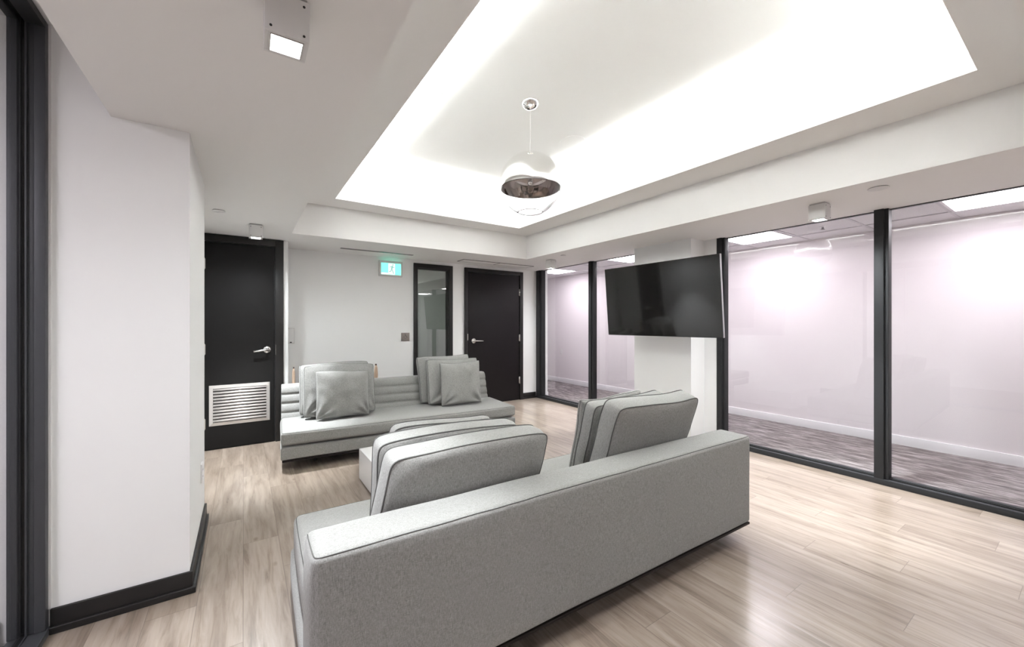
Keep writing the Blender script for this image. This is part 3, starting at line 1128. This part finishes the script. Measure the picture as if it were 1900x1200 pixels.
# --- far sofa
SF = thing('sofa', (0.262, 3.930, 0), rotz=radians(-4.1), label='grey linen sofa with ribbed backrest facing the viewer', cat='sofa')
W = 2.325
ZB = .100
c2 = MB().soft(W, .66, .115, .026, (W / 2, .33, .2825), seg=5, div=(40, 12, 5), bulge=(.008, .005, .006),
               warp=fabric_warp(5, .004)).build('seat_cushion', M['fabric'], SF)
snap_seam([(-.006, .62, .345)] + corner(.03, .03, .034, 180, 270, .345) + corner(W - .03, .03, .034, 270, 360, .345) + [(W + .006, .62, .345)], c2, c2)
MB().soft(W + .006, .86, .110, .014, (W / 2, .44 + .003, ZB + .055), seg=4, div=(30, 10, 3), bulge=(.004, .003, 0),
          warp=fabric_warp(6, .003)).build('seat_base', M['fabric'], SF)
# ribbed backrest: channels run along the sofa
WB = W - .045
prof = []
NCH = 5
zb0, zb1 = .215, .650
for i in range(NCH):
    for k in range(7):
        a = k / 7
        z = zb0 + (zb1 - zb0) * (i + a) / NCH
        y = .60 + .135 * ((z - zb0) / (zb1 - zb0)) - .016 * (max(0, sin(pi * a)) ** .45)
        prof.append((y, z))
prof += [(.735, zb1), (.755, zb1 + .008), (.80, zb1 + .008), (.825, zb1 - .004), (.84, zb1 - .03), (.868, .40), (.875, .224), (.7, .216)]


def loft_x(prof, x0, x1, n, end_r, mb):
    """extrude a closed (y,z) profile along x with rounded ends"""
    cy = sum(p[0] for p in prof) / len(prof)
    cz_ = sum(p[1] for p in prof) / len(prof)
    st = []
    for k in range(5):
        a = pi / 2 * k / 4
        st.append((x0 + end_r * (1 - sin(a)) * 1.0, 1 - .06 * (1 - cos(a)) if k else .94))
    xs = [(x0, .93), (x0 + end_r * .15, .955), (x0 + end_r * .45, .98), (x0 + end_r, 1)]
    xs += [(x0 + end_r + (x1 - x0 - 2 * end_r) * k / n, 1) for k in range(1, n)]
    xs += [(x1 - end_r, 1), (x1 - end_r * .45, .98), (x1 - end_r * .15, .955), (x1, .93)]
    m = len(prof)
    vs = []
    for x, s_ in xs:
        for y, z in prof:
            q = Vector((x, cy + (y - cy) * s_, cz_ + (z - cz_) * (.985 + .015 * (s_ - .93) / .07)))
            q += noise.noise_vector(q * 5) * .003
            vs.append(q)
    fs = [tuple(range(m))[::-1], tuple(range((len(xs) - 1) * m, len(xs) * m))]
    for i in range(len(xs) - 1):
        for k in range(m):
            fs.append((i * m + k, i * m + (k + 1) % m, (i + 1) * m + (k + 1) % m, (i + 1) * m + k))
    mb.add(vs, fs, True)
    return mb


bk = loft_x(prof, 0.0, WB, 40, .03, MB()).build('backrest', M['fabric'], SF)
MB().bbox(.01, W - .01, .012, .87, ZB - .018, ZB - .001, .002).build('plinth_board', M['brown_board'], SF)
for x in (.28, W / 2, W - .28):
    for y in (.22, .70):
        MB().bbox(x - .012, x + .012, y - .012, y + .012, 0, ZB - .018, .002).build('leg', M['black_plastic'], SF)


# ------------------------------------------------------------------ cushions


def world_tree(objs):
    vs, fs = [], []
    for o in objs:
        mw = world_matrix(o)
        k = len(vs)
        vs += [mw @ v.co for v in o.data.vertices]
        fs += [[i + k for i in p.vertices] for p in o.data.polygons]
    return BVHTree.FromPolygons(vs, fs), vs


def world_matrix(o):
    m = Matrix.LocRotScale(o.location, o.rotation_euler, o.scale)
    return world_matrix(o.parent) @ m if o.parent else m


def settle(t, stack):
    """rest the cushion on the seat and slide it along until it only touches its neighbours"""
    if stack is None:
        return
    parts = [o for o in bpy.data.objects if o.parent is t]
    _, vs = world_tree(parts)
    t.location.z += stack['seat'] - min(v.z for v in vs)
    for _ in range(60):
        tr, _v = world_tree(parts)
        if not any(tr.overlap(o) for o in stack['solid']):
            break
        t.location += stack['dir'] * .003
    stack['solid'].append(world_tree(parts)[0])


def new_stack(sofa, seat, dirv):
    solid = [world_tree([o])[0] for o in bpy.data.objects if o.parent is sofa and o.name.startswith('backrest')]
    return dict(seat=seat, dir=Vector(dirv), solid=solid)


def cushion(name, loc, yaw, lean, w, h, tk, gus, label, group, seed=0, piped=True, roll=0.0, wrinkle=1.0, sag=.006, kc=None, stack=None, shear=0.0):
    """loc is the middle of the bottom edge; lean tips the top towards local +y"""
    t = thing(name, loc, label=label, cat='cushion', group=group,
              rot=(Matrix.Rotation(yaw, 3, 'Z') @ Matrix.Rotation(-lean, 3, 'X') @ Matrix.Rotation(roll, 3, 'Y')).to_euler())
    N = 30
    kc = kc if kc is not None else (.05 if gus > .02 else .012)
    rnd = random.Random(seed + 11)
    folds = [(sx, -1, rnd.uniform(.5, 1) * wrinkle, rnd.uniform(3, 5)) for sx in (-1, 1)]
    off = Vector((seed * 5.7, seed * 1.9, seed * 2.3))

    def P(u, v, side):
        cc = .012 if gus > .02 else .035
        x = w / 2 * u * (1 - kc * abs(u * v) ** 11) * (1 - cc * (1 - v * v))
        z = h / 2 * v * (1 - kc * abs(u * v) ** 11) * (1 - cc * (1 - u * u)) + h / 2
        z += sag * sin(u * 2.3 + seed) * (v + 1) / 2 * 1.5
        x += shear * (z - h * .3)
        pu = max(0, (1 - u ** 4)) * max(0, (1 - v ** 4))
        y = gus / 2 + (tk - gus) / 2 * pu ** .55
        d = 0
        for sx, sz, am, fr in folds:
            dx, dz = u - sx, v - sz
            r = math.hypot(dx, dz)
            ang = math.atan2(dz, dx)
            d += am * .010 * sin(ang * fr * 2.2 + seed) * math.exp(-((r - .35) / .32) ** 2) * min(1, pu * 5)
        nz = noise.noise(Vector((x * 5, side * 3, z * 5)) + off) * .008 + noise.noise(Vector((x * 14, side * 3, z * 14)) + off) * .0035 * wrinkle
        y += (d + nz) * min(1, pu * 3 + .15)
        wob = noise.noise(Vector((u * 1.5, v * 1.5, 3)) + off) * .010
        return Vector((x, side * y + wob, z))
    # more lines close to the edge
    tk_ = [math.sin(pi / 2 * (-1 + 2 * i / N)) for i in range(N + 1)]
    mb = MB()
    ix = {}
    vs = []
    for side in (-1, 1):
        for i, u in enumerate(tk_):
            for j, v in enumerate(tk_):
                ix[(side, i, j)] = len(vs)
                vs.append(P(u, v, side))
    fs = []
    for side in (-1, 1):
        for i in range(N):
            for j in range(N):
                q = [ix[(side, i, j)], ix[(side, i + 1, j)], ix[(side, i + 1, j + 1)], ix[(side, i, j + 1)]]
                fs.append(q if side < 0 else q[::-1])
    ring = [(i, 0) for i in range(N)] + [(N, j) for j in range(N)] + [(i, N) for i in range(N, 0, -1)] + [(0, j) for j in range(N, 0, -1)]
    if gus > .02:
        # gusset with a slight outward swell
        mid = []
        for (i, j) in ring:
            a, b = vs[ix[(-1, i, j)]], vs[ix[(1, i, j)]]
            m_ = (a + b) / 2
            c0 = Vector((0, 0, h / 2))
            dr = (m_ - c0)
            dr.y = 0
            dr.normalize()
            mid.append(len(vs))
            vs.append(m_ + dr * .007)
        for k in range(len(ring)):
            k2 = (k + 1) % len(ring)
            a, b = ring[k], ring[k2]
            fs.append([ix[(-1, *a)], mid[k], mid[k2], ix[(-1, *b)]])
            fs.append([mid[k], ix[(1, *a)], ix[(1, *b)], mid[k2]])
    else:
        for k in range(len(ring)):
            a, b = ring[k], ring[(k + 1) % len(ring)]
            fs.append([ix[(-1, *a)], ix[(1, *a)], ix[(1, *b)], ix[(-1, *b)]])
    mb.add(vs, fs, True)
    body = mb.build('cushion_cover', M['fabric'], t)
    if piped:
        for side in ((-1, 1) if gus > .02 else (1,)):
            pts = [vs[ix[(side, i, j)]] + Vector((0, side * .001 if gus > .02 else -.0, 0)) for i, j in ring]
            if gus <= .02:
                pts = [(vs[ix[(-1, i, j)]] + vs[ix[(1, i, j)]]) / 2 for i, j in ring]
            MB().tube(pts, (.0032 if seed < 7 else .0022) if gus > .02 else .002, 6, closed=True).build('piping', M['pipe'], t)
    settle(t, stack)
    return t


NG = 'cushions on the near sofa'
FG = 'cushions on the far sofa'
yn = radians(-1.75)
yf_ = radians(-4.1)
L20 = radians(-19)
# near sofa, left stack (nearest the backrest first)
ST = new_stack(SN, .356, (0, 1, 0))
cushion('cushion', (0.752, 1.550, .345), yn, radians(-10), .715, .437, .15, .10,
        'large piped grey cushion resting on the near sofa backrest, left stack', NG, seed=1, roll=radians(1), shear=.15, stack=ST)
cushion('cushion', (0.775, 1.705, .345), yn, radians(-10), .67, .455, .13, .08,
        'middle piped grey cushion of the left stack on the near sofa', NG, seed=2, stack=ST)
cushion('cushion', (0.790, 1.800, .345), yn, radians(-10), .50, .465, .10, .05,
        'smallest front cushion of the left stack on the near sofa', NG, seed=3, stack=ST)
# near sofa, right stack
ST = new_stack(SN, .356, (0, 1, 0))
cushion('cushion', (1.865, 1.525, .345), yn, radians(-18), .67, .525, .14, .10,
        'large piped grey cushion resting on the near sofa backrest, right stack', NG, seed=4, stack=ST)
cushion('cushion', (1.865, 1.670, .345), yn + radians(1), radians(-14), .63, .495, .12, .07,
        'middle piped grey cushion of the right stack on the near sofa', NG, seed=5, stack=ST)
cushion('cushion', (1.86, 1.785, .345), yn, radians(-13), .50, .50, .10, .02,
        'smallest front cushion of the right stack on the near sofa', NG, seed=6, stack=ST)
# far sofa, left stack
ST = new_stack(SF, .357, (0, -1, 0))
cushion('cushion', (0.790, 4.440, .345), yf_, radians(13), .66, .51, .11, .06,
        'rearmost cushion of the left stack on the far sofa', FG, seed=7, kc=.03, stack=ST)
cushion('cushion', (0.815, 4.330, .345), yf_, radians(11), .66, .50, .11, .06,
        'middle cushion of the left stack on the far sofa', FG, seed=8, kc=.03, wrinkle=2.0, stack=ST)
cushion('cushion', (0.815, 4.225, .345), yf_, radians(8), .49, .455, .12, .008,
        'front square cushion of the left stack on the far sofa', FG, seed=9, wrinkle=2.4, stack=ST)
# far sofa, right stack
ST = new_stack(SF, .357, (0, -1, 0))
cushion('cushion', (2.015, 4.370, .345), yf_ - radians(3), radians(13), .64, .52, .105, .06,
        'rearmost cushion of the right stack on the far sofa', FG, seed=10, kc=.03, roll=radians(-3), stack=ST)
cushion('cushion', (2.045, 4.262, .345), yf_, radians(11), .62, .50, .105, .06,
        'middle cushion of the right stack on the far sofa', FG, seed=11, kc=.03, wrinkle=2.2, stack=ST)
cushion('cushion', (2.075, 4.165, .345), yf_, radians(8), .49, .48, .115, .008,
        'front square cushion of the right stack on the far sofa', FG, seed=12, wrinkle=2.4, stack=ST)

# ------------------------------------------------------------------ coffee table
t = thing('coffee_table', (1.32, 3.0, 0), label='low white block coffee table between the two sofas', cat='coffee table')
MB().bbox(-.535, .535, -.41, .42, .012, .255, .003).build('block', M['table'], t)
MB().box(-.50, .50, -.375, .385, 0, .012).build('plinth', M['ink'], t)

# ------------------------------------------------------------------ wooden stand behind the far sofa
t = thing('wooden_stand', (0.9, 5.02, 0), label='low wooden stand with two dark tipped uprights behind the far sofa', cat='stand')
for x, r, z in ((-.442, .016, .800), (.452, .024, .785)):
    p = MB().tube([(x, 0, 0), (x, 0, z - .12), (x, 0, z - .05), (x, 0, z - .02)], [r, r, r * .8, r * .5], 12).build('upright', M['oak'], t)
    MB().lathe([(r * .5, z - .02), (r * .42, z - .003), (0, z)], 12, c=(x, 0, 0)).build('tip', M['dark_tip'], p)
MB().bbox(-.44, .452, -.012, .012, .40, .44, .003).build('crossbar', M['oak'], t)
for x in (-.442, .452):
    MB().bbox(x - .02, x + .02, -.14, .14, 0, .03, .003).build('foot', M['oak'], t)

# ------------------------------------------------------------------ side room light, and unseen fill added behind the camera
area_light('side_room_lamp', (-2.1, 0.6, 2.45), 0.9, 0.9, SIDE_W, (0.94, 0.885, 1.0))
for x in (.9, 2.8):
    area_light('front_fill', (x, -1.6, ZS - .01), 0.9, 0.9, FRONT_W / 2, (0.93, 0.97, 1.0))
